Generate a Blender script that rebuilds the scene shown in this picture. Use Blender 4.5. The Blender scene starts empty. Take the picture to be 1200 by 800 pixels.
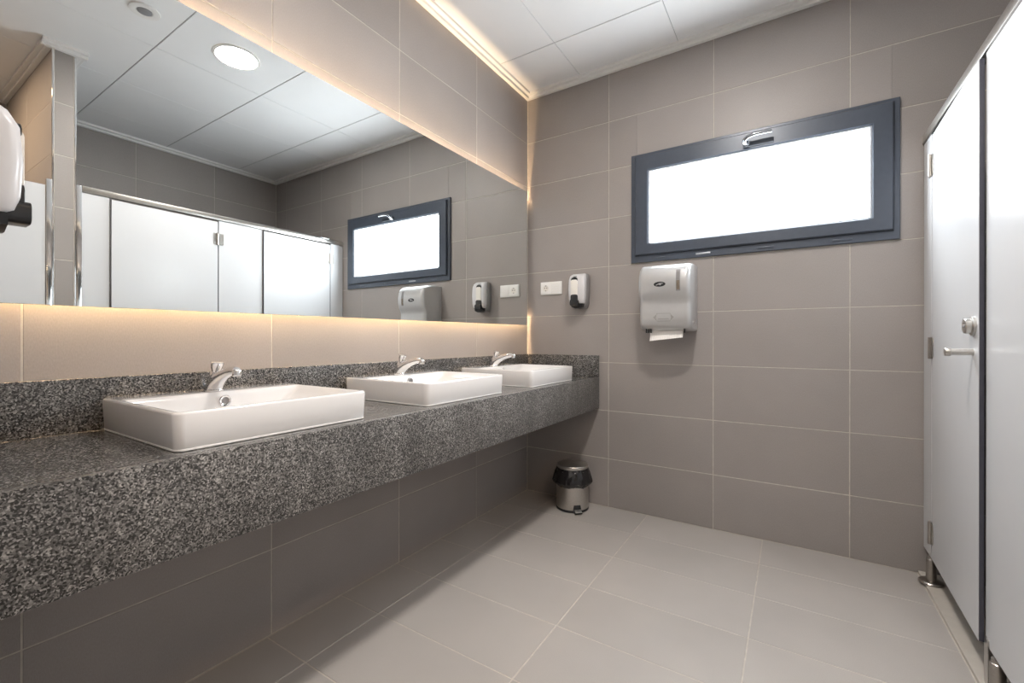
import bpy, bmesh, math, random
from mathutils import Vector, Matrix

random.seed(7)
sc = bpy.context.scene
COL = sc.collection

# ------------------------------------------------------------------ camera
cam_d = bpy.data.cameras.new('camera')
cam = bpy.data.objects.new('camera', cam_d); COL.objects.link(cam)
cam_d.sensor_width = 36.0
cam_d.lens = 516.74 / 1200 * 36.0
cam_d.shift_y = -2.7 / 1200
cam_d.clip_start = 0.02
YAW, ROLL = 0.5651, 0.0012
fwd = Vector((-math.sin(YAW), math.cos(YAW), 0)); rgt = Vector((math.cos(YAW), math.sin(YAW), 0)); upv = Vector((0, 0, 1))
rr_ = rgt * math.cos(ROLL) + upv * math.sin(ROLL); uu_ = -rgt * math.sin(ROLL) + upv * math.cos(ROLL)
cam.matrix_world = Matrix(((rr_.x, uu_.x, -fwd.x, 1.5525), (rr_.y, uu_.y, -fwd.y, -2.6469), (rr_.z, uu_.z, -fwd.z, 1.0448), (0, 0, 0, 1)))
sc.camera = cam

# ------------------------------------------------------------------ world, exposure
w = bpy.data.worlds.new('sky'); sc.world = w; w.use_nodes = True
bg = w.node_tree.nodes['Background']; bg.inputs[0].default_value = (0.75, 0.87, 1.0, 1); bg.inputs[1].default_value = 1.5
sc.view_settings.view_transform = 'Standard'
sc.view_settings.look = 'None'
sc.view_settings.gamma = 1.0
sc.view_settings.use_curve_mapping = False
sc.view_settings.exposure = 0.0
WINDOW_L = 20.0          # daylight coming through the frosted pane
DOWN_L = 235.0          # ceiling downlights
LED_L = 245.0            # warm strip behind the mirror

# ------------------------------------------------------------------ materials
def nmat(name):
    m = bpy.data.materials.new(name); m.use_nodes = True
    return m, m.node_tree.nodes, m.node_tree.links, m.node_tree.nodes['Principled BSDF']
def plain(name, col, rough=0.5, metal=0.0, coat=0.0, noise=0.0, nscale=40.0, bump=0.0, trans=0.0):
    m, N, L, b = nmat(name)
    b.inputs['Base Color'].default_value = (*col, 1); b.inputs['Roughness'].default_value = rough
    b.inputs['Metallic'].default_value = metal; b.inputs['Coat Weight'].default_value = coat
    b.inputs['Coat Roughness'].default_value = 0.05
    if trans: b.inputs['Transmission Weight'].default_value = trans
    if noise or bump:
        g = N.new('ShaderNodeNewGeometry'); t = N.new('ShaderNodeTexNoise')
        t.inputs['Scale'].default_value = nscale; t.inputs['Detail'].default_value = 4
        L.new(g.outputs['Position'], t.inputs['Vector'])
        if noise:
            r = N.new('ShaderNodeValToRGB')
            r.color_ramp.elements[0].position = 0.3; r.color_ramp.elements[1].position = 0.7
            r.color_ramp.elements[0].color = (*[c * (1 - noise) for c in col], 1)
            r.color_ramp.elements[1].color = (*[min(1, c * (1 + noise)) for c in col], 1)
            L.new(t.outputs['Fac'], r.inputs['Fac']); L.new(r.outputs['Color'], b.inputs['Base Color'])
        if bump:
            bp = N.new('ShaderNodeBump'); bp.inputs['Strength'].default_value = bump; bp.inputs['Distance'].default_value = 0.002
            L.new(t.outputs['Fac'], bp.inputs['Height']); L.new(bp.outputs['Normal'], b.inputs['Normal'])
    return m
def tile_mat(name, col, rough, var=0.05):
    """matt porcelain: cloudy tone, fine grain, each tile a shade of its own"""
    m, N, L, b = nmat(name)
    g = N.new('ShaderNodeNewGeometry'); oi = N.new('ShaderNodeObjectInfo')
    n1 = N.new('ShaderNodeTexNoise'); n1.inputs['Scale'].default_value = 3.0; n1.inputs['Detail'].default_value = 5
    n2 = N.new('ShaderNodeTexNoise'); n2.inputs['Scale'].default_value = 420.0; n2.inputs['Detail'].default_value = 2
    mp = N.new('ShaderNodeMapping'); mp.inputs['Scale'].default_value = (1, 1, 0.35)
    L.new(g.outputs['Position'], n1.inputs['Vector']); L.new(g.outputs['Position'], mp.inputs['Vector']); L.new(mp.outputs['Vector'], n2.inputs['Vector'])
    def math_(op, a, bb):
        k = N.new('ShaderNodeMath'); k.operation = op
        for i, v in ((0, a), (1, bb)):
            if isinstance(v, (int, float)): k.inputs[i].default_value = v
            else: L.new(v, k.inputs[i])
        return k.outputs[0]
    s = math_('ADD', math_('MULTIPLY', math_('SUBTRACT', n1.outputs['Fac'], 0.5), 0.22), math_('MULTIPLY', math_('SUBTRACT', n2.outputs['Fac'], 0.5), 0.28))
    s = math_('ADD', s, math_('MULTIPLY', math_('SUBTRACT', oi.outputs['Random'], 0.5), var * 2))
    s = math_('ADD', s, 1.0)
    mx = N.new('ShaderNodeVectorMath'); mx.operation = 'SCALE'; mx.inputs[0].default_value = col
    L.new(s, mx.inputs['Scale']); L.new(mx.outputs['Vector'], b.inputs['Base Color'])
    b.inputs['Roughness'].default_value = rough
    bp = N.new('ShaderNodeBump'); bp.inputs['Strength'].default_value = 0.08; bp.inputs['Distance'].default_value = 0.001
    L.new(n2.outputs['Fac'], bp.inputs['Height']); L.new(bp.outputs['Normal'], b.inputs['Normal'])
    return m
def granite_mat(name, rough, gain):
    m, N, L, b = nmat(name)
    g = N.new('ShaderNodeNewGeometry')
    v = N.new('ShaderNodeTexVoronoi'); v.inputs['Scale'].default_value = 350
    nz = N.new('ShaderNodeTexNoise'); nz.inputs['Scale'].default_value = 90; nz.inputs['Detail'].default_value = 3
    wob = N.new('ShaderNodeVectorMath'); wob.operation = 'MULTIPLY_ADD'; wob.inputs[1].default_value = (0.008,) * 3
    L.new(g.outputs['Position'], nz.inputs['Vector']); L.new(nz.outputs['Color'], wob.inputs[0]); L.new(g.outputs['Position'], wob.inputs[2])
    L.new(wob.outputs['Vector'], v.inputs['Vector'])
    sep = N.new('ShaderNodeSeparateColor'); L.new(v.outputs['Color'], sep.inputs['Color'])
    r = N.new('ShaderNodeValToRGB'); e = r.color_ramp.elements
    def c(x): return (x * gain, x * gain * 0.965, x * gain * 0.93, 1)
    e[0].position = 0.0; e[0].color = c(0.012); e[1].position = 1.0; e[1].color = c(0.38)
    for p, x in ((0.25, 0.030), (0.45, 0.090), (0.70, 0.155), (0.88, 0.24)):
        k = e.new(p); k.color = c(x)
    L.new(sep.outputs[0], r.inputs['Fac'])
    big = N.new('ShaderNodeTexNoise'); big.inputs['Scale'].default_value = 6; big.inputs['Detail'].default_value = 4
    mp = N.new('ShaderNodeMapping'); mp.inputs['Scale'].default_value = (1, 1.6, 0.5)
    L.new(g.outputs['Position'], mp.inputs['Vector']); L.new(mp.outputs['Vector'], big.inputs['Vector'])
    mr = N.new('ShaderNodeMapRange'); mr.inputs['From Min'].default_value = 0.3; mr.inputs['From Max'].default_value = 0.7
    mr.inputs['To Min'].default_value = 0.72; mr.inputs['To Max'].default_value = 1.25
    L.new(big.outputs['Fac'], mr.inputs['Value'])
    sc_ = N.new('ShaderNodeVectorMath'); sc_.operation = 'SCALE'
    L.new(r.outputs['Color'], sc_.inputs[0]); L.new(mr.outputs['Result'], sc_.inputs['Scale'])
    L.new(sc_.outputs['Vector'], b.inputs['Base Color']); b.inputs['Roughness'].default_value = rough
    return m
def emit_mat(name, col, s, gloss=False):
    m, N, L, b = nmat(name)
    b.inputs['Base Color'].default_value = (0.8, 0.8, 0.8, 1); b.inputs['Roughness'].default_value = 0.4
    b.inputs['Emission Color'].default_value = (*col, 1); b.inputs['Emission Strength'].default_value = s
    return m

M = {}
M['tile'] = tile_mat('wall_tile_porcelain', (0.320, 0.292, 0.277), 0.42)
M['floor'] = tile_mat('floor_tile_porcelain', (0.41, 0.383, 0.361), 0.45)
M['grout'] = plain('grout', (0.54, 0.50, 0.45), 0.9, noise=0.12, nscale=30)
M['ceil'] = plain('ceiling_panel_white', (0.87, 0.875, 0.88), 0.55, noise=0.01, nscale=6)
M['ceil_gap'] = plain('ceiling_joint', (0.42, 0.42, 0.42), 0.8, noise=0.05)
M['trim'] = plain('trim_white', (0.82, 0.81, 0.79), 0.4, noise=0.01)
M['granite'] = granite_mat('granite_polished', 0.16, 1.0)
M['granite_f'] = granite_mat('granite_front', 0.38, 1.12)
M['ceramic'] = plain('white_ceramic', (0.76, 0.745, 0.74), 0.12, coat=0.6, noise=0.005)
M['chrome'] = plain('chrome', (0.86, 0.86, 0.87), 0.07, 1.0, noise=0.01)
M['darkchrome'] = plain('dark_chrome', (0.32, 0.34, 0.37), 0.18, 1.0, noise=0.02)
M['steel_d'] = plain('satin_steel_dark', (0.40, 0.37, 0.34), 0.3, 1.0, noise=0.06, nscale=120)
M['steel'] = plain('brushed_steel', (0.58, 0.56, 0.53), 0.28, 1.0, noise=0.06, nscale=120)
M['hpl'] = plain('white_laminate', (0.62, 0.63, 0.65), 0.27, noise=0.008, nscale=8)
M['core'] = plain('dark_laminate_core', (0.055, 0.055, 0.075), 0.4, noise=0.1)
M['anth'] = plain('anthracite_aluminium', (0.068, 0.082, 0.108), 0.33, 0.15, noise=0.05)
M['anth2'] = plain('anthracite_gasket', (0.035, 0.042, 0.055), 0.5, noise=0.05)
M['bead'] = plain('grey_glazing_bead', (0.45, 0.48, 0.52), 0.35, 0.3, noise=0.02)
M['pane'] = emit_mat('frosted_daylight_pane', (0.90, 0.96, 1.0), WINDOW_L)
M['lamp'] = emit_mat('downlight_diffuser', (1.0, 0.935, 0.87), DOWN_L)
M['lamp_warm'] = emit_mat('downlight_diffuser_warm', (1.0, 0.70, 0.44), DOWN_L * 0.9)
M['led'] = emit_mat('warm_led_strip', (1.0, 0.69, 0.39), LED_L)
M['silver'] = plain('silver_plastic', (0.56, 0.56, 0.56), 0.30, 0.45, noise=0.02)
M['silver_d'] = plain('dark_silver_plastic', (0.30, 0.30, 0.31), 0.4, 0.2, noise=0.03)
M['lightgrey'] = plain('light_grey_plastic', (0.66, 0.65, 0.66), 0.28, noise=0.01)
M['midgrey'] = plain('mid_grey_plastic', (0.24, 0.23, 0.23), 0.4, noise=0.03)
M['emboss'] = plain('embossed_grey', (0.36, 0.35, 0.34), 0.45, 0.2, noise=0.02)
M['black'] = plain('black_plastic', (0.016, 0.017, 0.019), 0.3, noise=0.1)
M['cream'] = plain('cream_plastic', (0.78, 0.75, 0.70), 0.3, noise=0.01)
M['white'] = plain('white_plastic', (0.86, 0.85, 0.83), 0.3, noise=0.01)
M['paper'] = plain('paper', (0.85, 0.82, 0.79), 0.9, noise=0.02, nscale=200)
M['amber'] = plain('smoked_window', (0.22, 0.18, 0.14), 0.2, noise=0.3, nscale=30)
M['bag'] = plain('black_bin_liner', (0.012, 0.011, 0.012), 0.22, noise=0.2, nscale=60)
M['stone'] = plain('beige_stone', (0.52, 0.48, 0.43), 0.5, noise=0.05, nscale=20)
M['wallcore'] = plain('plaster', (0.5, 0.48, 0.45), 0.9, noise=0.03)
m, N, L, b = nmat('mirror_glass')
b.inputs['Base Color'].default_value = (0.86, 0.885, 0.885, 1); b.inputs['Metallic'].default_value = 1; b.inputs['Roughness'].default_value = 0.0
M['mirror'] = m

# ------------------------------------------------------------------ helpers
def wloc(o):
    v = Vector((0, 0, 0))
    while o: v += o.location; o = o.parent
    return v
def put(o, parent=None):
    COL.objects.link(o)
    if parent: o.parent = parent
    return o
def tag(o, label=None, cat=None, group=None, kind=None):
    if label: o['label'] = label
    if cat: o['category'] = cat
    if group: o['group'] = group
    if kind: o['kind'] = kind
    return o
def thing(name, label, cat, loc=(0, 0, 0), group=None, kind=None):
    o = bpy.data.objects.new(name, None); o.location = loc; o.empty_display_size = 0.05
    put(o); return tag(o, label, cat, group, kind)
def obj(name, bm, mat, parent=None, sharp=38, origin=None):
    """one mesh object from a bmesh in world coordinates"""
    bmesh.ops.recalc_face_normals(bm, faces=bm.faces[:])
    off = wloc(parent) if parent else Vector((0, 0, 0))
    loc = Vector((0, 0, 0))
    if origin is not None: loc = Vector(origin) - off
    bmesh.ops.translate(bm, verts=bm.verts[:], vec=-(off + loc))
    me = bpy.data.meshes.new(name); bm.to_mesh(me); bm.free()
    me.materials.append(M[mat])
    if sharp:
        for p in me.polygons: p.use_smooth = True
        me.set_sharp_from_angle(angle=math.radians(sharp))
    o = bpy.data.objects.new(name, me); o.location = loc
    return put(o, parent)
def bx(bm, x0, x1, y0, y1, z0, z1, bev=0.0, seg=2):
    m = Matrix.Translation(((x0 + x1) / 2, (y0 + y1) / 2, (z0 + z1) / 2)) @ Matrix.Diagonal((abs(x1 - x0), abs(y1 - y0), abs(z1 - z0), 1))
    r = bmesh.ops.create_cube(bm, size=1, matrix=m)
    if bev:
        es = list({e for v in r['verts'] for e in v.link_edges})
        bmesh.ops.bevel(bm, geom=es, offset=bev, segments=seg, profile=0.5, affect='EDGES', clamp_overlap=True)
    return bm
def box(x0, x1, y0, y1, z0, z1, bev=0.0, seg=2): return bx(bmesh.new(), x0, x1, y0, y1, z0, z1, bev, seg)
def loft(bm, rings, cap0=True, cap1=True, closed=True):
    vs = [[bm.verts.new(p) for p in r] for r in rings]
    n = len(rings[0])
    for a, c in zip(vs, vs[1:]):
        for i in range(n if closed else n - 1):
            bm.faces.new((a[i], a[(i + 1) % n], c[(i + 1) % n], c[i]))
    if cap0: bm.faces.new(vs[0][::-1])
    if cap1: bm.faces.new(vs[-1])
    return bm
def rrect(x0, x1, y0, y1, r, n=5):
    """rounded rectangle ring, counter-clockwise, as (x, y)"""
    pts = []
    for cx, cy, a0 in ((x1 - r, y1 - r, 0), (x0 + r, y1 - r, 90), (x0 + r, y0 + r, 180), (x1 - r, y0 + r, 270)):
        for i in range(n + 1):
            a = math.radians(a0 + 90 * i / n); pts.append((cx + r * math.cos(a), cy + r * math.sin(a)))
    return pts
def lathe(bm, prof, c, axis='z', n=32):
    """prof: list of (radius, height); axis through c"""
    rings = []
    for r, h in prof:
        ring = []
        for i in range(n):
            a = 2 * math.pi * i / n; u, v = r * math.cos(a), r * math.sin(a)
            if axis == 'z': p = (c[0] + u, c[1] + v, c[2] + h)
            elif axis == 'x': p = (c[0] + h, c[1] + u, c[2] + v)
            else: p = (c[0] + u, c[1] + h, c[2] + v)
            ring.append(p)
        rings.append(ring)
    return loft(bm, rings)
def sweep(bm, pts, rad, n=14, flat=1.0):
    pts = [Vector(p) for p in pts]; rings = []
    side = None
    for i, p in enumerate(pts):
        t = (pts[min(i + 1, len(pts) - 1)] - pts[max(i - 1, 0)]).normalized()
        if side is None:
            ref = Vector((0, 1, 0)) if abs(t.y) < 0.9 else Vector((1, 0, 0))
            side = t.cross(ref).normalized()
        side = (side - t * side.dot(t)).normalized(); b2 = t.cross(side)
        r = rad[i] if isinstance(rad, (list, tuple)) else rad
        rings.append([p + side * (r * flat * math.cos(2 * math.pi * k / n)) + b2 * (r * math.sin(2 * math.pi * k / n)) for k in range(n)])
    return loft(bm, rings)
def copy_tree(o, parent=None):
    c = o.copy(); COL.objects.link(c); c.parent = parent
    for ch in list(o.children): copy_tree(ch, c)
    return c

# tiles: chamfered slabs, mesh shared by size and facing
_tile = {}
def tile_mesh(wid, hei, face, mat, th=0.006, ch=0.0012):
    key = (round(wid, 4), round(hei, 4), face, mat)
    if key in _tile: return _tile[key]
    def P(u, v, d):
        return {'+x': (d, u, v), '-x': (-d, u, v), '-y': (u, -d, v), '+y': (u, d, v), '+z': (u, v, d), '-z': (u, v, -d)}[face]
    bm = bmesh.new(); a, c = wid / 2, hei / 2
    rings = [[P(sx * (a - k), sy * (c - k), d) for sx, sy in ((-1, -1), (1, -1), (1, 1), (-1, 1))] for k, d in ((0, -th), (0, -ch), (ch, 0))]
    loft(bm, rings); bmesh.ops.recalc_face_normals(bm, faces=bm.faces[:])
    me = bpy.data.meshes.new('tile_' + mat); bm.to_mesh(me); bm.free(); me.materials.append(M[mat])
    _tile[key] = me; return me
def lay(parent, name, face, plane, us, vs, mat, gap=0.004, holes=(), gapv=None):
    """lay tiles on a plane; us / vs are joint positions along the two in-plane axes; holes are cut out"""
    gapv = gap if gapv is None else gapv
    for u0, u1 in zip(us, us[1:]):
        for v0, v1 in zip(vs, vs[1:]):
            rects = [(u0 + gap / 2, u1 - gap / 2, v0 + gapv / 2, v1 - gapv / 2)]
            for (a0, a1, b0, b1) in holes:
                new = []
                for (p, q, r, s) in rects:
                    if q <= a0 or p >= a1 or s <= b0 or r >= b1: new.append((p, q, r, s)); continue
                    if p < a0: new.append((p, a0, r, s))
                    if q > a1: new.append((a1, q, r, s))
                    cp, cq = max(p, a0), min(q, a1)
                    if r < b0: new.append((cp, cq, r, b0))
                    if s > b1: new.append((cp, cq, b1, s))
                rects = new
            for (p, q, r, s) in rects:
                if q - p < 0.012 or s - r < 0.012: continue
                d = plane + random.uniform(-0.0003, 0.0003)
                o = bpy.data.objects.new(name, tile_mesh(q - p, s - r, face, mat))
                uc, vc = (p + q) / 2, (r + s) / 2
                o.location = {'x': (d, uc, vc), 'y': (uc, d, vc), 'z': (uc, vc, d)}[face[1]]
                put(o, parent)
def struct(name, bm, mat, label, cat):
    return tag(obj(name, bm, mat, sharp=0), label, cat, kind='structure')

# ------------------------------------------------------------------ the room
RW = 3.18      # rear wall of the cubicles
PX = 2.05      # cubicle fronts
YF = -4.0      # wall behind the camera
ZC = 2.73      # ceiling
rows = [0.3 * k for k in range(9)] + [2.70]
def joints(a, b, first, step):
    r = [a]; x = first
    while x < b - 0.015:
        if x > a + 0.015: r.append(x)
        x += step
    return r + [b]

floor = struct('floor', box(-0.1, RW + 0.1, YF - 0.1, 0.1, -0.12, -0.0012), 'grout', 'grey porcelain tiled floor with pale grout lines', 'floor')
fy = joints(YF, -0.002, -3.9, 0.3)
lay(floor, 'floor_tile', '+z', 0.0, [0.003, 0.228, 0.828, 1.425, 2.03], fy, 'floor', 0.0038)
lay(floor, 'floor_tile', '+z', 0.0, [2.16, 2.63, RW], joints(YF, -0.002, -3.9, 0.6), 'floor', 0.0038)

WX0, WX1, WZ0, WZ1 = 0.765, 1.940, 1.535, 2.122      # window opening
bm = bmesh.new()
bx(bm, -0.1, WX0, 0.0012, 0.2, 0, 2.9); bx(bm, WX1, RW + 0.1, 0.0012, 0.2, 0, 2.9)
bx(bm, WX0, WX1, 0.0012, 0.2, 0, WZ0); bx(bm, WX0, WX1, 0.0012, 0.2, WZ1, 2.9)
wall_back = struct('wall_back', bm, 'grout', 'grey brown tiled end wall holding the wide window', 'wall')
lay(wall_back, 'wall_tile', '-y', 0.0, [0.002, 0.588, 1.188, 1.788, 2.388, 2.988, RW - 0.002], rows, 'tile', 0.0034, [(WX0, WX1, WZ0, WZ1)])
wall_left = struct('wall_left', box(-0.2, -0.0012, YF, 0, 0, 2.9), 'grout', 'tiled wall behind the mirror and the granite counter', 'wall')
lay(wall_left, 'wall_tile', '+x', 0.0, [-2.548, -2.384, -1.784, -1.184, -0.584, -0.002], rows, 'tile', 0.0034)
wall_right = struct('wall_right', box(RW + 0.0012, RW + 0.2, YF, 0, 0, 2.9), 'grout', 'dark grey tiled wall rising behind the toilet cubicles', 'wall')
lay(wall_right, 'wall_tile', '-x', RW, [-1.828, -1.2, -0.6, -0.002], rows, 'tile', 0.0034)
lay(wall_right, 'wall_tile', '-x', RW, [YF + 0.002, -3.73, -3.13, -2.53, -1.932], rows, 'tile', 0.0034)
# dividing wall between the two cubicle bays (seen in the mirror)
PY0, PY1 = -1.93, -1.83
wall_div = struct('wall_divider', box(PX + 0.0012, RW, PY0 + 0.0012, PY1 - 0.0012, 0, 2.9), 'grout', 'narrow tiled dividing wall between the cubicle bays', 'wall')
lay(wall_div, 'wall_tile', '-x', PX, [PY0 + 0.009, PY1 - 0.009], rows, 'tile', 0.0034)
lay(wall_div, 'wall_tile', '-y', PY0, [PX + 0.009, 2.62, RW - 0.002], rows, 'tile', 0.0034)
lay(wall_div, 'wall_tile', '+y', PY1, [PX + 0.009, 2.62, RW - 0.002], rows, 'tile', 0.0034)
# stub wall at the near end of the counter (camera stands in the opening beside it)
SY = -2.55
wall_ent = struct('wall_entrance', box(0, 0.76, SY - 0.10, SY - 0.0012, 0, 2.9), 'grout', 'short tiled wall closing the near end of the counter', 'wall')
lay(wall_ent, 'wall_tile', '+y', SY, [0.003, 0.588, 0.758], rows, 'tile', 0.0034)
wall_front = struct('wall_front', box(-0.1, RW + 0.1, YF - 0.2, YF - 0.0012, 0, 2.9), 'grout', 'tiled wall at the entrance end behind the camera', 'wall')
lay(wall_front, 'wall_tile', '+y', YF, joints(0.003, RW - 0.003, 0.588, 0.6), rows, 'tile', 0.0034)

ceiling = struct('ceiling', box(-0.1, RW + 0.1, YF - 0.1, 0.1, ZC + 0.004, ZC + 0.12), 'ceil_gap', 'white suspended ceiling of square panels', 'ceiling')
lay(ceiling, 'ceiling_panel', '-z', ZC, joints(0.0, RW, 0.41, 0.598), joints(YF, 0.0, -3.4, 0.6), 'ceil', 0.003, gapv=0.006)

# stepped white cornice running round the top of the walls
CDZ = [0.0]
def cornice(name, a, c, n, label):
    """a, c: wall-line end points (x, y); n: inward normal"""
    bm = bmesh.new(); CDZ[0] += 0.0004
    for d0, d1, z0 in ((0.0, 0.024, 2.698 - CDZ[0]), (0.0, 0.046, 2.715 - CDZ[0])):
        xs = [a[0] + n[0] * d0, c[0] + n[0] * d1]; ys = [a[1] + n[1] * d0, c[1] + n[1] * d1]
        bx(bm, min(xs), max(xs), min(ys), max(ys), z0, ZC + 0.001, 0.0015, 1)
    return struct(name, bm, 'trim', label, 'trim')
cornice('trim_1', (0.0, SY), (0.0, 0.0), (1, 0), 'white stepped cornice above the mirror wall')
cornice('trim_2', (0.0, 0.0), (RW, 0.0), (0, -1), 'white stepped cornice above the window wall')
cornice('trim_3', (RW, PY1), (RW, 0.0), (-1, 0), 'white stepped cornice above the wall behind the cubicles')
cornice('trim_4', (PX, PY1), (RW, PY1), (0, 1), 'white cornice on the window side of the dividing wall')
cornice('trim_5', (PX, PY0 - 0.046), (PX, PY1 + 0.046), (-1, 0), 'white cornice across the narrow end of the dividing wall')
cornice('trim_6', (PX, PY0), (RW, PY0), (0, -1), 'white cornice on the entrance side of the dividing wall')
cornice('trim_7', (RW, YF), (RW, PY0), (-1, 0), 'white cornice above the rear wall of the nearer bay')
cornice('trim_8', (0.0, SY), (0.76, SY), (0, 1), 'white cornice above the short wall at the counter end')
for k, (y0, lab) in enumerate(((PY0 - 0.001, 'bright metal edge strip on the entrance corner of the dividing wall'), (PY1 - 0.008, 'bright metal edge strip on the window corner of the dividing wall'))):
    struct('trim_%d' % (9 + k), box(PX - 0.002, PX + 0.008, y0, y0 + 0.009, 0, 2.695, 0.002, 2), 'chrome', lab, 'trim')

# ------------------------------------------------------------------ window
win = thing('window_1', 'wide frosted window with an anthracite aluminium frame', 'window', (1.352, 0, 1.505), kind='structure')
def ring_frame(bm, x0, x1, z0, z1, wl, wr, wb, wt, y0, y1, bev=0.002):
    """mitred rectangular frame: one chamfered section carried round the four corners"""
    sec = [(0, y1), (0, y0 + bev), (bev, y0), (-bev, y0), (-0.0, y0 + bev), (-0.0, y1)]
    rings = []
    for i, (k, y) in enumerate(sec):
        if i < 3: e = (x0 + k, x1 - k, z0 + k, z1 - k)
        else: e = (x0 + wl + k, x1 - wr - k, z0 + wb + k, z1 - wt - k)
        rings.append([(e[0], y, e[2]), (e[1], y, e[2]), (e[1], y, e[3]), (e[0], y, e[3])])
    return loft(bm, rings + [rings[0]], False, False)
fr = obj('frame', ring_frame(bmesh.new(), 0.735, 1.968, 1.503, 2.148, 0.045, 0.045, 0.06, 0.045, -0.016, -0.0005), 'anth', win)
obj('reveal', ring_frame(bmesh.new(), WX0 + 0.001, WX1 - 0.001, WZ0 + 0.001, WZ1 - 0.001, 0.02, 0.02, 0.02, 0.02, -0.004, 0.12), 'anth2', win)
sa = obj('sash', ring_frame(bmesh.new(), 0.762, 1.943, 1.545, 2.128, 0.076, 0.076, 0.062, 0.088, -0.034, -0.004, 0.004), 'anth', win)
obj('gasket', ring_frame(bmesh.new(), 0.757, 1.948, 1.540, 2.133, 0.02, 0.02, 0.02, 0.02, -0.0175, -0.006, 0.001), 'anth2', sa)
obj('glazing_bead', ring_frame(bmesh.new(), 0.836, 1.869, 1.604, 2.042, 0.011, 0.011, 0.011, 0.011, -0.026, 0.004, 0.003), 'bead', sa)
obj('pane', box(0.84, 1.865, 0.001, 0.009, 1.608, 2.038), 'pane', win, sharp=0)
for x in (0.86, 1.10, 1.40, 1.72):
    obj('drain_cap', box(x, x + 0.075, -0.0195, -0.0155, 1.517, 1.527, 0.0015, 2), 'bead' if x == 1.10 else 'anth', fr)
hb = bmesh.new(); bx(hb, 1.335, 1.475, -0.043, -0.033, 2.052, 2.078, 0.004, 3)
hd = obj('handle', hb, 'anth2', win)
hb = bmesh.new(); lathe(hb, [(0.016, 0), (0.016, -0.012), (0.012, -0.016)], (1.352, -0.042, 2.066), 'y', 20)
sweep(hb, [(1.352, -0.050, 2.066), (1.345, -0.068, 2.068), (1.347, -0.080, 2.076), (1.362, -0.086, 2.086), (1.395, -0.087, 2.092), (1.44, -0.085, 2.093), (1.468, -0.083, 2.092)], [0.010, 0.010, 0.010, 0.0095, 0.009, 0.0085, 0.008], 14)
obj('lever', hb, 'darkchrome', hd)

# ------------------------------------------------------------------ mirror with warm back light
MY0, MY1, MZ0, MZ1 = -2.535, -0.040, 1.1405, 2.053
mir = thing('mirror', 'long frameless wall mirror with warm light glowing from behind', 'mirror', (0.0, MY1, MZ0))
obj('glass', box(0.019, 0.024, MY0, MY1, MZ0, MZ1, 0.0008, 1), 'mirror', mir, sharp=0)
bm = bmesh.new(); i_ = 0.080
bx(bm, 0.002, 0.019, MY0 + i_, MY1 - 0.02, MZ1 - i_ - 0.03, MZ1 - i_); bx(bm, 0.002, 0.019, MY0 + i_, MY1 - 0.02, MZ0 + i_, MZ0 + i_ + 0.03)
bx(bm, 0.002, 0.019, MY0 + i_, MY0 + i_ + 0.03, MZ0 + i_ + 0.03, MZ1 - i_ - 0.03); bx(bm, 0.002, 0.019, MY1 - 0.05, MY1 - 0.02, MZ0 + i_ + 0.03, MZ1 - i_ - 0.03)
obj('backing_frame', bm, 'trim', mir, sharp=0)
for (y0, y1, z0, z1) in ((MY0 + i_, MY1 - 0.02, MZ1 - i_, MZ1 - i_ + 0.002), (MY0 + i_, MY1 - 0.02, MZ0 + i_ - 0.002, MZ0 + i_)):
    obj('led_strip', box(0.007, 0.017, y0, y1, z0, z1), 'led', mir, sharp=0)
mir.rotation_euler = (0.0060, 0, 0)

# ------------------------------------------------------------------ granite counter
CZ = 0.808; CF = 0.528
cn = thing('counter', 'long wall-hung dark speckled granite counter with a deep front', 'counter', (0.26, -1.27, 0.612))
obj('worktop', box(0.003, CF - 0.0205, SY + 0.003, -0.002, CZ - 0.03, CZ, 0.001, 1), 'granite', cn)
obj('apron', box(CF - 0.020, CF, SY + 0.003, -0.002, 0.612, CZ, 0.0015, 2), 'granite_f', cn)
bs = thing('backsplash', 'low granite upstand along the wall behind the basins', 'backsplash', (0.01, -1.27, CZ))
obj('wall_strip', box(0.001, 0.020, SY + 0.003, -0.002, CZ + 0.0005, 0.943, 0.0015, 2), 'granite', bs)
obj('end_strip', box(0.0205, CF, -0.022, -0.002, CZ + 0.0005, 0.943, 0.0015, 2), 'granite', bs)
for y in (-2.3, -1.55, -0.85, -0.12):
    bm = bmesh.new(); bx(bm, 0.003, 0.40, y - 0.02, y + 0.02, CZ - 0.065, CZ - 0.031, 0.002, 1); bx(bm, 0.003, 0.03, y - 0.02, y + 0.02, CZ - 0.2, CZ - 0.06, 0.002, 1)
    obj('bracket', bm, 'steel', cn)

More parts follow.
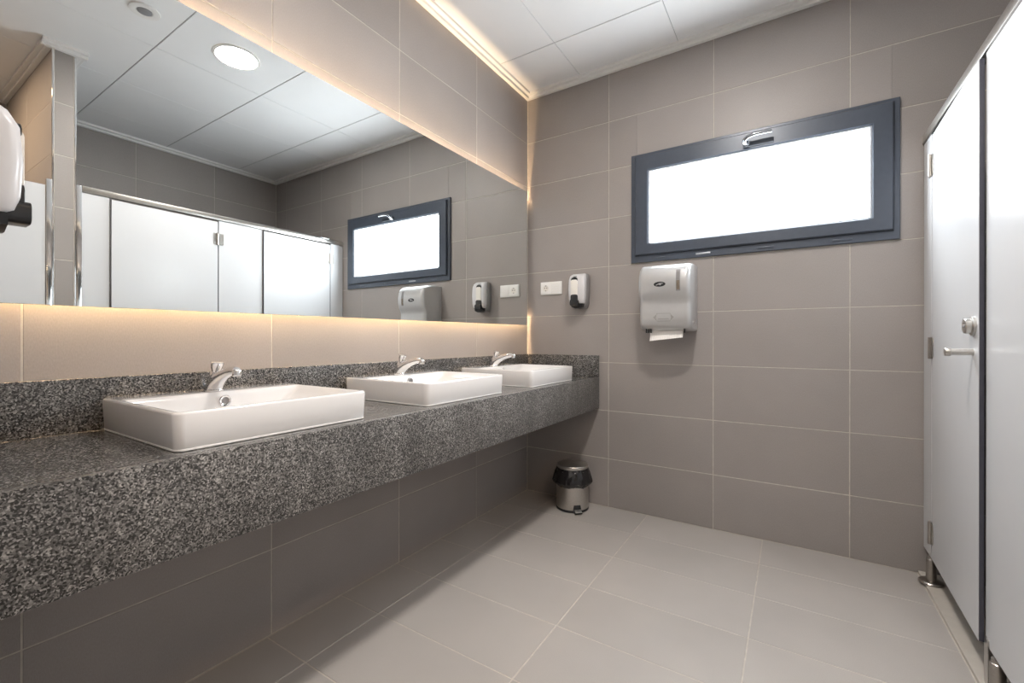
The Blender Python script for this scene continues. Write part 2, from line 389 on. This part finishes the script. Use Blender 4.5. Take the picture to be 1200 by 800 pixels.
# ------------------------------------------------------------------ washbasins and taps
SX0, SX1, SW, SH = 0.036, 0.484, 0.488, 0.083
def make_basin(y0):
    t = thing('washbasin', '', 'washbasin', ((SX0 + SX1) / 2, y0 + SW / 2, CZ))
    y1 = y0 + SW; z0 = CZ + 0.0015; z1 = CZ + SH
    def ring(x0, x1, ya, yb, r, z): return [(px, py, z) for px, py in rrect(x0, x1, ya, yb, r, 5)]
    ix0, ix1, iy0, iy1 = SX0 + 0.112, SX1 - 0.016, y0 + 0.016, y1 - 0.016
    R = [ring(SX0 + 0.006, SX1 - 0.006, y0 + 0.006, y1 - 0.006, 0.016, z0), ring(SX0 + 0.003, SX1 - 0.003, y0 + 0.003, y1 - 0.003, 0.018, z0 + 0.006),
         ring(SX0, SX1, y0, y1, 0.020, z1 - 0.006), ring(SX0 + 0.0015, SX1 - 0.0015, y0 + 0.0015, y1 - 0.0015, 0.019, z1 - 0.0018), ring(SX0 + 0.005, SX1 - 0.005, y0 + 0.005, y1 - 0.005, 0.017, z1),
         ring(ix0 - 0.004, ix1 + 0.004, iy0 - 0.004, iy1 + 0.004, 0.014, z1), ring(ix0, ix1, iy0, iy1, 0.013, z1 - 0.0012),
         ring(ix0 + 0.004, ix1 - 0.003, iy0 + 0.006, iy1 - 0.006, 0.014, z1 - 0.012),
         ring(ix0 + 0.012, ix1 - 0.02, iy0 + 0.06, iy1 - 0.06, 0.022, z1 - 0.052), ring(ix0 + 0.022, ix1 - 0.035, iy0 + 0.085, iy1 - 0.085, 0.03, z1 - 0.066),
         ring(ix0 + 0.09, ix1 - 0.11, y0 + SW / 2 - 0.06, y0 + SW / 2 + 0.06, 0.03, z1 - 0.071)]
    bm = loft(bmesh.new(), R)
    bw = obj('bowl', bm, 'ceramic', t, sharp=50)
    yc = y0 + SW / 2
    bm = bmesh.new(); lathe(bm, [(0.0105, 0.0), (0.0155, 0.0), (0.0165, 0.003), (0.0145, 0.006), (0.0105, 0.0045), (0.0105, 0.001)], (ix0 + 0.0075, yc, z1 - 0.026), 'x', 24); ov = obj('overflow_ring', bm, 'chrome', t)
    bm = bmesh.new(); lathe(bm, [(0.0108, 0.0005), (0.0108, 0.0012)], (ix0 + 0.0075, yc, z1 - 0.026), 'x', 20); obj('overflow_hole', bm, 'midgrey', ov)
    bm = bmesh.new(); lathe(bm, [(0.030, -0.002), (0.030, 0.002), (0.024, 0.004), (0.010, 0.006), (0.001, 0.0065)], ((ix0 + ix1) / 2 - 0.01, yc, z1 - 0.0705), 'z', 24); obj('drain', bm, 'chrome', t)
    bm = bmesh.new(); sweep(bm, [(p[0], p[1], CZ + 0.0038) for p in rrect(SX0 + 0.006, SX1 - 0.006, y0 + 0.006, y1 - 0.006, 0.016, 4)] + [(SX1 - 0.006, y1 - 0.022, CZ + 0.0038)], 0.0035, 6); obj('sealant', bm, 'white', t)
    return t
def make_tap(yc):
    zb = CZ + SH; xb = SX0 + 0.055
    t = thing('tap', '', 'tap', (xb, yc, zb))
    def P(x, z): return (xb + x, yc, zb + z)
    bm = bmesh.new(); lathe(bm, [(0.0235, 0.0), (0.0245, 0.002), (0.0235, 0.005), (0.021, 0.006)], P(0, 0), 'z', 28); obj('base_ring', bm, 'chrome', t)
    bm = bmesh.new()
    sweep(bm, [P(0, 0.004), P(0.004, 0.014), P(0.017, 0.027), P(0.038, 0.040), P(0.064, 0.051), P(0.092, 0.059), P(0.116, 0.063), P(0.132, 0.063)], [0.0225, 0.0222, 0.021, 0.0185, 0.0155, 0.0135, 0.0122, 0.0112], 18)
    sp = obj('spout', bm, 'chrome', t, sharp=60)
    bm = bmesh.new(); lathe(bm, [(0.0115, -0.012), (0.012, -0.010), (0.012, 0.004), (0.009, 0.008)], P(0.134, 0.060), 'z', 20); obj('nozzle', bm, 'chrome', sp)
    bm = bmesh.new(); sweep(bm, [P(-0.004, 0.012), P(0.003, 0.034), P(0.009, 0.052), P(0.010, 0.056)], [0.018, 0.016, 0.0135, 0.0125], 18); bd = obj('valve_body', bm, 'chrome', t)
    bm = bmesh.new(); sweep(bm, [P(0.010, 0.055), P(0.012, 0.060), P(0.0145, 0.068), P(0.019, 0.083), P(0.0198, 0.0855), P(0.0202, 0.087)], [0.011, 0.011, 0.0145, 0.0185, 0.018, 0.015], 18)
    kn = obj('push_knob', bm, 'chrome', t)
    return t
bas_lab = ['white rectangular washbasin nearest the camera, left of the three', 'middle one of the three white rectangular washbasins', 'white rectangular washbasin nearest the window wall']
tap_lab = ['chrome push tap on the nearest, largest-looking washbasin', 'chrome push tap on the middle washbasin', 'chrome push tap on the washbasin nearest the window wall']
ys = (-2.253, -1.513, -0.782)
b0 = make_basin(ys[0]); t0 = make_tap(ys[0] + SW / 2)
for i, y in enumerate(ys):
    bb = b0 if i == 0 else copy_tree(b0); tt = t0 if i == 0 else copy_tree(t0)
    bb.location.y = y + SW / 2; tt.location.y = y + SW / 2
    bb['label'] = bas_lab[i]; bb['group'] = 'washbasins on the granite counter'
    tt['label'] = tap_lab[i]; tt['group'] = 'push taps on the washbasins'

# ------------------------------------------------------------------ pedal bin
BC = (0.402, -0.128, 0.0)
t = thing('pedal_bin', 'small steel pedal bin with a black liner in the corner', 'bin', BC)
bm = bmesh.new(); lathe(bm, [(0.097, 0.0), (0.100, 0.003), (0.100, 0.012), (0.097, 0.016)], BC, 'z', 40); obj('base_ring', bm, 'black', t)
bm = bmesh.new(); lathe(bm, [(0.094, 0.012), (0.0985, 0.016), (0.0985, 0.150), (0.0985, 0.240), (0.096, 0.243)], BC, 'z', 40); obj('body', bm, 'steel', t)
bm = bmesh.new(); n = 64; rings = []
for k in range(9):
    f = k / 8; z = 0.150 + 0.103 * f
    ring = []
    for i in range(n):
        a = 2 * math.pi * i / n
        r = (0.102 + 0.021 * min(1, f / 0.2)) if f < 0.25 else 0.123 - 0.028 * ((f - 0.25) / 0.75) ** 1.2
        r = r + 0.0032 * math.sin(9 * a + 2.2 * f) * (1 - 0.6 * f) + 0.002 * math.sin(23 * a - 5 * f) + random.uniform(-0.0012, 0.0012)
        zz = z + (0.004 * math.sin(5 * a) + random.uniform(-0.002, 0.002)) * (1 - f)
        ring.append((BC[0] + r * math.cos(a), BC[1] + r * math.sin(a), zz))
    rings.append(ring)
ins = [[(BC[0] + (0.0995) * math.cos(2 * math.pi * i / n), BC[1] + 0.0995 * math.sin(2 * math.pi * i / n), z) for i in range(n)] for z in (0.160, 0.152)]
loft(bm, [ins[0]] + [ins[1]] + rings, False, True); obj('liner', bm, 'bag', t, sharp=25)
bm = bmesh.new(); lathe(bm, [(0.094, 0.254), (0.0955, 0.256), (0.0955, 0.270), (0.093, 0.2735), (0.085, 0.2755), (0.06, 0.287), (0.03, 0.2935), (0.002, 0.295)], BC, 'z', 40); obj('lid', bm, 'steel', t)
pd = Vector((0.66, -0.75, 0)).normalized(); sd = Vector((-pd.y, pd.x, 0))
def pt(u, v, z): q = Vector(BC) + pd * u + sd * v; return (q.x, q.y, z)
bm = bmesh.new(); loft(bm, [[pt(u, v, z) for u, z in ((0.085, 0.010), (0.128, 0.006), (0.132, 0.012), (0.090, 0.022))] for v in (-0.022, 0.022)]); pe = obj('pedal', bm, 'black', t)
bm = bmesh.new(); loft(bm, [[pt(u, v, z) for u, z in ((0.100, 0.0205), (0.130, 0.0135), (0.132, 0.017), (0.102, 0.025))] for v in (-0.020, 0.020)]); obj('pedal_pad', bm, 'steel', pe)
bm = bmesh.new(); loft(bm, [[pt(0.0960, v, z) for v, z in ((-0.026, 0.016), (0.026, 0.016), (0.020, 0.048), (-0.020, 0.048))], [pt(0.0998, v, z) for v, z in ((-0.026, 0.016), (0.026, 0.016), (0.020, 0.048), (-0.020, 0.048))]]); obj('pedal_slot', bm, 'black', t)

# ------------------------------------------------------------------ paper towel dispenser
DX0, DX1, DZ = 0.833, 1.106, 1.090
prof = [(0.0, 0.0), (0.09, 0.0), (0.14, 0.004), (0.166, 0.014), (0.180, 0.034), (0.186, 0.07), (0.185, 0.115), (0.183, 0.142), (0.185, 0.160), (0.194, 0.178), (0.206, 0.200), (0.213, 0.235), (0.213, 0.280), (0.207, 0.315), (0.192, 0.342), (0.162, 0.360), (0.11, 0.3685), (0.05, 0.372), (0.0, 0.372)]
def depth_at(z):
    for (d0, z0), (d1, z1) in zip(prof[3:], prof[4:]):
        if z0 <= z <= z1: return d0 + (d1 - d0) * (z - z0) / (z1 - z0)
    return 0.18
t = thing('towel_dispenser', 'silver paper towel dispenser below the window', 'towel dispenser', ((DX0 + DX1) / 2, 0, DZ))
bm = bmesh.new(); rings = []; ws = DX1 - DX0; rad = 0.026
ns = [rad * (1 - math.cos(math.pi / 2 * k / 6)) for k in range(7)]
xs = [DX0 + v for v in ns] + [DX1 - v for v in ns[::-1]]
for x in xs:
    e = min(x - DX0, DX1 - x); q = rad - math.sqrt(max(0, rad * rad - (rad - min(e, rad)) ** 2))
    ring = []
    for d, z in prof:
        zz = DZ + 0.186 + (z - 0.186) * (1 - q * 0.45 / 0.186)
        ring.append((x, -(0.0015 + max(0, d - (q * 0.95 if d > 0.02 else 0))), zz))
    rings.append(ring)
loft(bm, rings); obj('cover', bm, 'silver', t, sharp=50)
def patch(name, outline, mat, lift, parent=t):
    """raised flat mark following the curved front; outline = (x, z) polygon relative to the dispenser"""
    bm = bmesh.new()
    fr_ = [bm.verts.new((DX0 + x, -(depth_at(z) + 0.0015 + lift), DZ + z)) for x, z in outline]
    bk_ = [bm.verts.new((DX0 + x, -(depth_at(z) + 0.0015 - 0.004), DZ + z)) for x, z in outline]
    n_ = len(outline); bm.faces.new(fr_); bm.faces.new(bk_[::-1])
    for i in range(n_): bm.faces.new((fr_[i], fr_[(i + 1) % n_], bk_[(i + 1) % n_], bk_[i]))
    bmesh.ops.triangulate(bm, faces=[f for f in bm.faces if len(f.verts) > 4])
    return obj(name, bm, mat, parent, sharp=0)
def strip(name, x0, x1, z0, z1, mat, lift, parent=t, n_=10):
    bm = bmesh.new(); rings = []
    for k in range(n_ + 1):
        z = z0 + (z1 - z0) * k / n_; d = depth_at(z) + 0.0015
        rings.append([(DX0 + x0, -(d - 0.004), DZ + z), (DX0 + x1, -(d - 0.004), DZ + z), (DX0 + x1, -(d + lift), DZ + z), (DX0 + x0, -(d + lift), DZ + z)])
    return obj(name, loft(bm, rings), mat, parent, sharp=30)
wn = strip('level_window', 0.202, 0.224, 0.212, 0.325, 'silver_d', 0.0012)
strip('level_glass', 0.205, 0.221, 0.218, 0.268, 'amber', 0.0018, wn)
strip('level_glass', 0.205, 0.221, 0.270, 0.319, 'midgrey', 0.0018, wn)
lg = patch('logo_plate', [(0.118 + 0.031 * math.cos(a), 0.252 + 0.0135 * math.sin(a)) for a in [2 * math.pi * i / 28 for i in range(28)]], 'black', 0.0012)
sw = [(-0.020, -0.0035), (-0.010, 0.0015), (0.000, 0.0055), (0.012, 0.0065), (0.021, 0.0030), (0.014, 0.0018), (0.004, 0.0022), (0.010, -0.0030), (0.002, -0.0055), (-0.004, -0.0010), (-0.012, -0.0035), (-0.018, -0.0068)]
patch('logo_mark', [(0.118 + x, 0.252 + z) for x, z in sw], 'silver', 0.0022, lg)
for seg in ([(-0.032, -0.022), (0.032, -0.022), (0.032, -0.0195), (-0.032, -0.0195)], [(-0.032, 0.0195), (0.032, 0.0195), (0.032, 0.022), (-0.032, 0.022)],
            [(-0.036, -0.022), (-0.033, -0.022), (-0.033, 0.022), (-0.036, 0.022)], [(0.033, -0.022), (0.036, -0.022), (0.036, 0.022), (0.033, 0.022)],
            [(-0.055, 0.0), (-0.038, 0.016), (-0.038, 0.011), (-0.049, 0.0), (-0.038, -0.011), (-0.038, -0.016)], [(0.055, 0.0), (0.038, -0.016), (0.038, -0.011), (0.049, 0.0), (0.038, 0.011), (0.038, 0.016)],
            [(-0.028, -0.010), (0.028, -0.010), (0.028, -0.007), (-0.028, -0.007)]):
    patch('embossed_arrow', [(0.132 + x, 0.075 + z) for x, z in seg], 'emboss', 0.0006)
for x in (0.030, 0.043, 0.055, 0.232): obj('peg', box(DX0 + x, DX0 + x + 0.008, -0.165, -0.150, DZ - 0.010, DZ + 0.014, 0.002, 2), 'black', t)
bm = bmesh.new(); lathe(bm, [(0.010, 0.0), (0.010, 0.003), (0.007, 0.0045)], (DX1 - 0.0005, -0.12, DZ + 0.045), 'x', 20); obj('lock', bm, 'chrome', t)
# paper hanging out, torn on a saw-tooth edge
bm = bmesh.new(); npz = 40; top, bot = [], []
for k in range(npz + 1):
    x = DX0 + 0.048 + 0.176 * k / npz
    bend = 0.006 * math.sin(k / npz * 3.0)
    z = DZ - 0.056 + 0.020 * k / npz + (0.003 if k % 2 else 0)
    top.append((x, -0.135, DZ + 0.004)); bot.append((x, -0.150 - bend, z))
mid = [((a[0] + c[0]) / 2, (a[1] + c[1]) / 2 + 0.003, (a[2] + c[2]) / 2) for a, c in zip(top, bot)]
rg = [top, mid, bot]
f_ = [[(x, y, z) for x, y, z in r] for r in rg]; k_ = [[(x, y + 0.0008, z) for x, y, z in r] for r in rg[::-1]]
loft(bm, f_ + k_ + [f_[0]], False, False, closed=False); obj('paper_towel', bm, 'paper', t, sharp=0)

# ------------------------------------------------------------------ soap dispensers
def make_soap(cx, yw, zb, sgn, label):
    """sgn = -1: faces -y (on the window wall), +1: faces +y"""
    t = thing('soap_dispenser', label, 'soap dispenser', (cx, yw, zb), 'wall soap dispensers beside the mirror')
    H, W, D = 0.226, 0.122, 0.098
    def ring(z, w, d0, d1, r): return [(cx + px, yw + sgn * py, z) for px, py in rrect(-w / 2, w / 2, d0, d1, r, 4)]
    def body(levels): return loft(bmesh.new(), [ring(zb + z, w, a, c, r) for z, w, a, c, r in levels])
    obj('back_shell', body([(0.004, 0.084, 0.002, 0.040, 0.010), (0.010, 0.098, 0.002, 0.052, 0.014), (0.035, 0.116, 0.002, 0.060, 0.015), (0.10, W, 0.002, 0.062, 0.015), (0.185, 0.120, 0.002, 0.060, 0.015), (0.212, 0.110, 0.002, 0.050, 0.014), (0.222, 0.092, 0.002, 0.038, 0.012), (0.225, 0.070, 0.002, 0.026, 0.008)]), 'midgrey', t, sharp=50)
    cv = obj('front_cover', body([(0.030, 0.090, 0.050, 0.078, 0.011), (0.036, 0.100, 0.046, 0.088, 0.016), (0.06, 0.108, 0.044, 0.095, 0.018), (0.12, 0.112, 0.044, D, 0.018), (0.18, 0.110, 0.044, 0.094, 0.018), (0.205, 0.104, 0.042, 0.080, 0.016), (0.217, 0.094, 0.036, 0.060, 0.010), (0.222, 0.080, 0.034, 0.046, 0.005)]), 'lightgrey', t, sharp=50)
    def pad(name, x0, x1, z0, z1, d, mat, parent, r=0.012, th=0.012):
        pts = rrect(x0, x1, z0, z1, r, 5); k = bmesh.new()
        loft(k, [[(cx + px, yw + sgn * (dd), zb + pz) for px, pz in ((((a - (x0 + x1) / 2) * s + (x0 + x1) / 2), ((c - (z0 + z1) / 2) * s + (z0 + z1) / 2)) for a, c in pts)] for dd, s in ((d - th, 1), (d - 0.001, 1), (d, 0.93))])
        return obj(name, k, mat, parent, sharp=50)
    # the strip of the refill window sits left of centre as seen from the room
    ox = -0.010 if sgn < 0 else 0.010
    a, c = ox - 0.023, ox + 0.022
    pad('window_cap', a, c, 0.155, 0.196, 0.0975, 'black', t, 0.018)
    pad('refill_window', a, c, 0.080, 0.180, 0.1005, 'cream', t, 0.012)
    pb = pad('push_bar', a - 0.001, c + 0.002, 0.026, 0.088, 0.101, 'black', t, 0.014, 0.05)
    pad('push_lever', a - 0.003, c + 0.006, 0.016, 0.056, 0.109, 'black', pb, 0.012, 0.03)
    k = bmesh.new(); e_ = [(-0.040, 0.030), (0.040, 0.030), (0.036, 0.010), (0.010, 0.0), (-0.010, 0.0), (-0.036, 0.010)]
    loft(k, [[(cx + x, yw + sgn * d, zb + z) for x, z in e_] for d in (0.030, 0.080)]); obj('nozzle_shroud', k, 'black', t)
    pad('logo_mark', ox - 0.012, ox + 0.012, 0.198, 0.204, 0.086, 'silver_d', cv, 0.0012, 0.012)
    return t
make_soap(0.408, 0.0, 1.239, -1, 'grey soap dispenser on the window wall beside the power socket')
make_soap(0.372, SY, 1.232, 1, 'grey soap dispenser cut off at the left edge of the view')

# ------------------------------------------------------------------ power socket plate
t = thing('socket_plate', 'white double socket plate next to the mirror end', 'socket', (0.190, 0, 1.387))
bm = box(0.111, 0.269, -0.011, -0.0005, 1.344, 1.430, 0.003, 3); pl = obj('plate', bm, 'white', t)
for x0 in (0.116, 0.192): obj('insert', box(x0, x0 + 0.072, -0.0135, -0.010, 1.350, 1.424, 0.0015, 2), 'white', t)
bm = bmesh.new(); lathe(bm, [(0.0205, -0.010), (0.0205, -0.0142), (0.0175, -0.0142), (0.0165, -0.0138)], (0.152, 0, 1.387), 'y', 28); so = obj('socket_well', bm, 'cream', t)
for dx in (-0.008, 0.008):
    bm = bmesh.new(); lathe(bm, [(0.003, -0.0130), (0.003, -0.0146)], (0.152 + dx, 0, 1.389), 'y', 12); obj('pin_hole', bm, 'black', so)
for dz in (-0.0165, 0.0165): obj('earth_clip', box(0.148, 0.156, -0.0150, -0.0125, 1.387 + dz - 0.003, 1.387 + dz + 0.003), 'silver_d', so, sharp=0)
for z in (1.365, 1.380, 1.395, 1.410): obj('rib', box(0.200, 0.256, -0.0142, -0.0125, z, z + 0.0012), 'cream', t, sharp=0)

# ------------------------------------------------------------------ toilet cubicles
DT, DB = 1.902, 0.125          # door top and bottom
HZ = (1.775, 1.010, 0.235)
def hinge(parent, y, z):
    bm = bmesh.new(); bx(bm, PX - 0.0032, PX - 0.0002, y - 0.034, y - 0.014, z - 0.040, z + 0.040, 0.001, 1); h = obj('hinge', bm, 'steel', parent)
    bm = bmesh.new(); sweep(bm, [(PX - 0.007, y - 0.0095, z - 0.045), (PX - 0.007, y - 0.0095, z + 0.045)], 0.0075, 12)
    for zz in (-0.030, 0.027): sweep(bm, [(PX - 0.007, y - 0.0095, z + zz), (PX - 0.007, y - 0.0095, z + zz + 0.003)], 0.0085, 12)
    obj('barrel', bm, 'steel_d', h)
def make_door(y0, y1, label, ajar=1.4):
    """latch on the y0 side, hinges on the y1 side; the leaf stands a touch ajar"""
    t = thing('cubicle_door', label, 'door', (PX, y1, DB), 'white laminate cubicle doors')
    lf = obj('leaf', box(PX + 0.0016, PX + 0.0134, y0, y1 - 0.003, DB, DT, 0.0008, 1), 'core', t)
    obj('laminate_face', box(PX, PX + 0.0018, y0 + 0.001, y1 - 0.004, DB + 0.001, DT - 0.001, 0.0003, 1), 'hpl', lf)
    for z in HZ: hinge(t, y1, z)
    yk = y0 + 0.048; xf = PX
    bm = bmesh.new(); lathe(bm, [(0.031, 0.0), (0.031, -0.006), (0.027, -0.0085), (0.024, -0.009), (0.024, -0.020), (0.022, -0.0225)], (xf, yk, 1.088), 'x', 28); lk = obj('lock_rosette', bm, 'steel', t)
    obj('indicator', box(xf - 0.0245, xf - 0.0220, yk - 0.012, yk + 0.012, 1.084, 1.092, 0.001, 1), 'silver_d', lk)
    bm = bmesh.new(); lathe(bm, [(0.0105, 0.0), (0.0105, -0.050), (0.0135, -0.052), (0.0135, -0.064), (0.012, -0.066)], (xf, yk + 0.006, 1.006), 'x', 20); obj('pull_knob', bm, 'steel', t)
    t.rotation_euler = (0, 0, -math.radians(ajar))
    return t
def leg(t, y):
    bm = bmesh.new(); lathe(bm, [(0.0175, 0.004), (0.0175, 0.100), (0.014, 0.103), (0.014, 0.112)], (PX + 0.005, y, 0.012), 'z', 20); lg_ = obj('leg', bm, 'steel_d', t)
    bm = bmesh.new(); lathe(bm, [(0.042, 0.0), (0.042, 0.005), (0.038, 0.009), (0.018, 0.011)], (PX + 0.005, y, 0.0125), 'z', 28); obj('foot', bm, 'steel_d', lg_)
def make_pilaster(y0, y1, legs, label, clip=(), plates=True):
    t = thing('cubicle_pilaster', label, 'panel', (PX + 0.007, (y0 + y1) / 2, 0.012), 'white laminate cubicle pilasters')
    lf = obj('board', box(PX + 0.0016, PX + 0.0134, y0, y1, 0.125, 1.913, 0.0008, 1), 'core', t)
    obj('laminate_face', box(PX, PX + 0.0017, y0 + 0.0008, y1 - 0.0008, 0.126, 1.912, 0.0003, 1), 'hpl', lf)
    for y in legs: leg(t, y)
    if plates:
        for z in HZ: obj('hinge_plate', box(PX - 0.0032, PX - 0.0001, y0 + 0.002, y0 + 0.032, z - 0.042, z + 0.042, 0.001, 1), 'steel', t)
    for y in clip: obj('edge_bracket', box(PX - 0.004, PX + 0.016, y - 0.028, y + 0.001, 0.014, 0.150, 0.0015, 1), 'steel', t)
    return t
make_pilaster(-0.135, -0.006, (-0.108,), 'narrow white cubicle panel against the window wall', ())
make_door(-0.745, -0.137, 'white cubicle door nearest the window wall')
make_pilaster(-1.065, -0.750, (-0.825, -1.02), 'white cubicle panel between the two doors', (-0.752,))
make_door(-1.675, -1.067, 'white cubicle door next to the dividing wall, seen in the mirror')
make_pilaster(-1.806, -1.680, (-1.75,), 'narrow white cubicle panel against the dividing wall', (), False)
for nm, y0, y1, lab in (('wall_channel', -1.829, -1.806, 'bright steel wall channel where the cubicles meet the dividing wall'), ('wall_channel', -1.954, -1.931, 'steel wall channel of the nearer cubicle bay on the dividing wall')):
    bm = box(PX - 0.006, PX + 0.020, y0, y1, 0.10, 1.95, 0.002, 2); tag(obj(nm, bm, 'chrome'), lab, 'channel')
rl = thing('head_rail', 'steel rail along the top of the cubicle fronts', 'rail', (PX + 0.006, -0.9, 1.935))
obj('rail_bar', box(PX - 0.006, PX + 0.022, -1.805, -0.003, 1.914, 1.950, 0.003, 2), 'steel', rl)
obj('rail_cap', box(PX - 0.004, PX + 0.020, -1.806, -0.002, 1.9502, 1.9530, 0.0008, 1), 'chrome', rl)
dv = thing('cubicle_divider', 'white partition panel between the two cubicles behind the doors', 'panel', (2.6, -0.9, 0.125))
obj('board', box(PX + 0.016, RW - 0.005, -0.912, -0.900, 0.125, 1.93, 0.0008, 1), 'hpl', dv)
obj('wall_angle', box(RW - 0.02, RW - 0.001, -0.90, -0.88, 0.125, 1.93, 0.001, 1), 'steel', dv)
# nearer bay, a sliver of it shows in the mirror
make_pilaster(-2.200, -1.956, (-2.03,), 'white cubicle panel on the entrance side of the dividing wall', ())
make_door(-2.815, -2.207, 'white cubicle door of the bay at the entrance side')
make_pilaster(-3.100, -2.822, (-2.95,), 'white cubicle panel of the entrance bay behind the camera', (), False)
th = struct('trim_11', box(2.032, 2.158, -1.829, -0.003, -0.002, 0.012, 0.002, 2), 'stone', 'pale stone threshold strip under the cubicle doors', 'threshold')
th = struct('trim_12', box(2.032, 2.158, YF + 0.003, -1.931, -0.002, 0.012, 0.002, 2), 'stone', 'pale stone threshold strip in the entrance bay', 'threshold')

# ------------------------------------------------------------------ ceiling fittings
def downlight(x, y, label, mat='lamp', r=0.108):
    t = thing('downlight', label, 'light', (x, y, ZC), 'recessed ceiling downlights')
    bm = bmesh.new(); n_ = 40
    rings = [[(x + q * math.cos(2 * math.pi * i / n_), y + q * math.sin(2 * math.pi * i / n_), ZC + h) for i in range(n_)] for q, h in ((r, 0.0), (r, -0.006), (r + 0.004, -0.008), (r + 0.016, -0.005), (r + 0.018, -0.0002))]
    loft(bm, rings, False, False); obj('trim_ring', bm, 'trim', t)
    bm = bmesh.new(); lathe(bm, [(r, -0.0005), (r, -0.0035)], (x, y, ZC), 'z', 40); obj('diffuser', bm, mat, t, sharp=0)
downlight(1.305, -1.300, 'lit round ceiling downlight reflected in the mirror')
downlight(1.305, -3.100, 'added fill downlight, unseen, on the entrance ceiling behind the camera')  # unseen lamp, added for ambient fill from the entrance side
downlight(2.500, -2.500, 'warm round ceiling downlight over the entrance side cubicles', 'lamp_warm', 0.09)
t = thing('ceiling_vent', 'small round white ceiling vent near the downlight in the mirror', 'vent', (1.305, -1.745, ZC))
bm = bmesh.new(); lathe(bm, [(0.066, -0.0002), (0.064, -0.006), (0.050, -0.009), (0.034, -0.006), (0.032, -0.0005)], (1.305, -1.745, ZC), 'z', 32); obj('rim', bm, 'trim', t)
bm = bmesh.new(); lathe(bm, [(0.030, -0.001), (0.030, -0.008), (0.022, -0.012), (0.004, -0.013)], (1.305, -1.745, ZC), 'z', 28); obj('centre_disc', bm, 'silver_d', t)
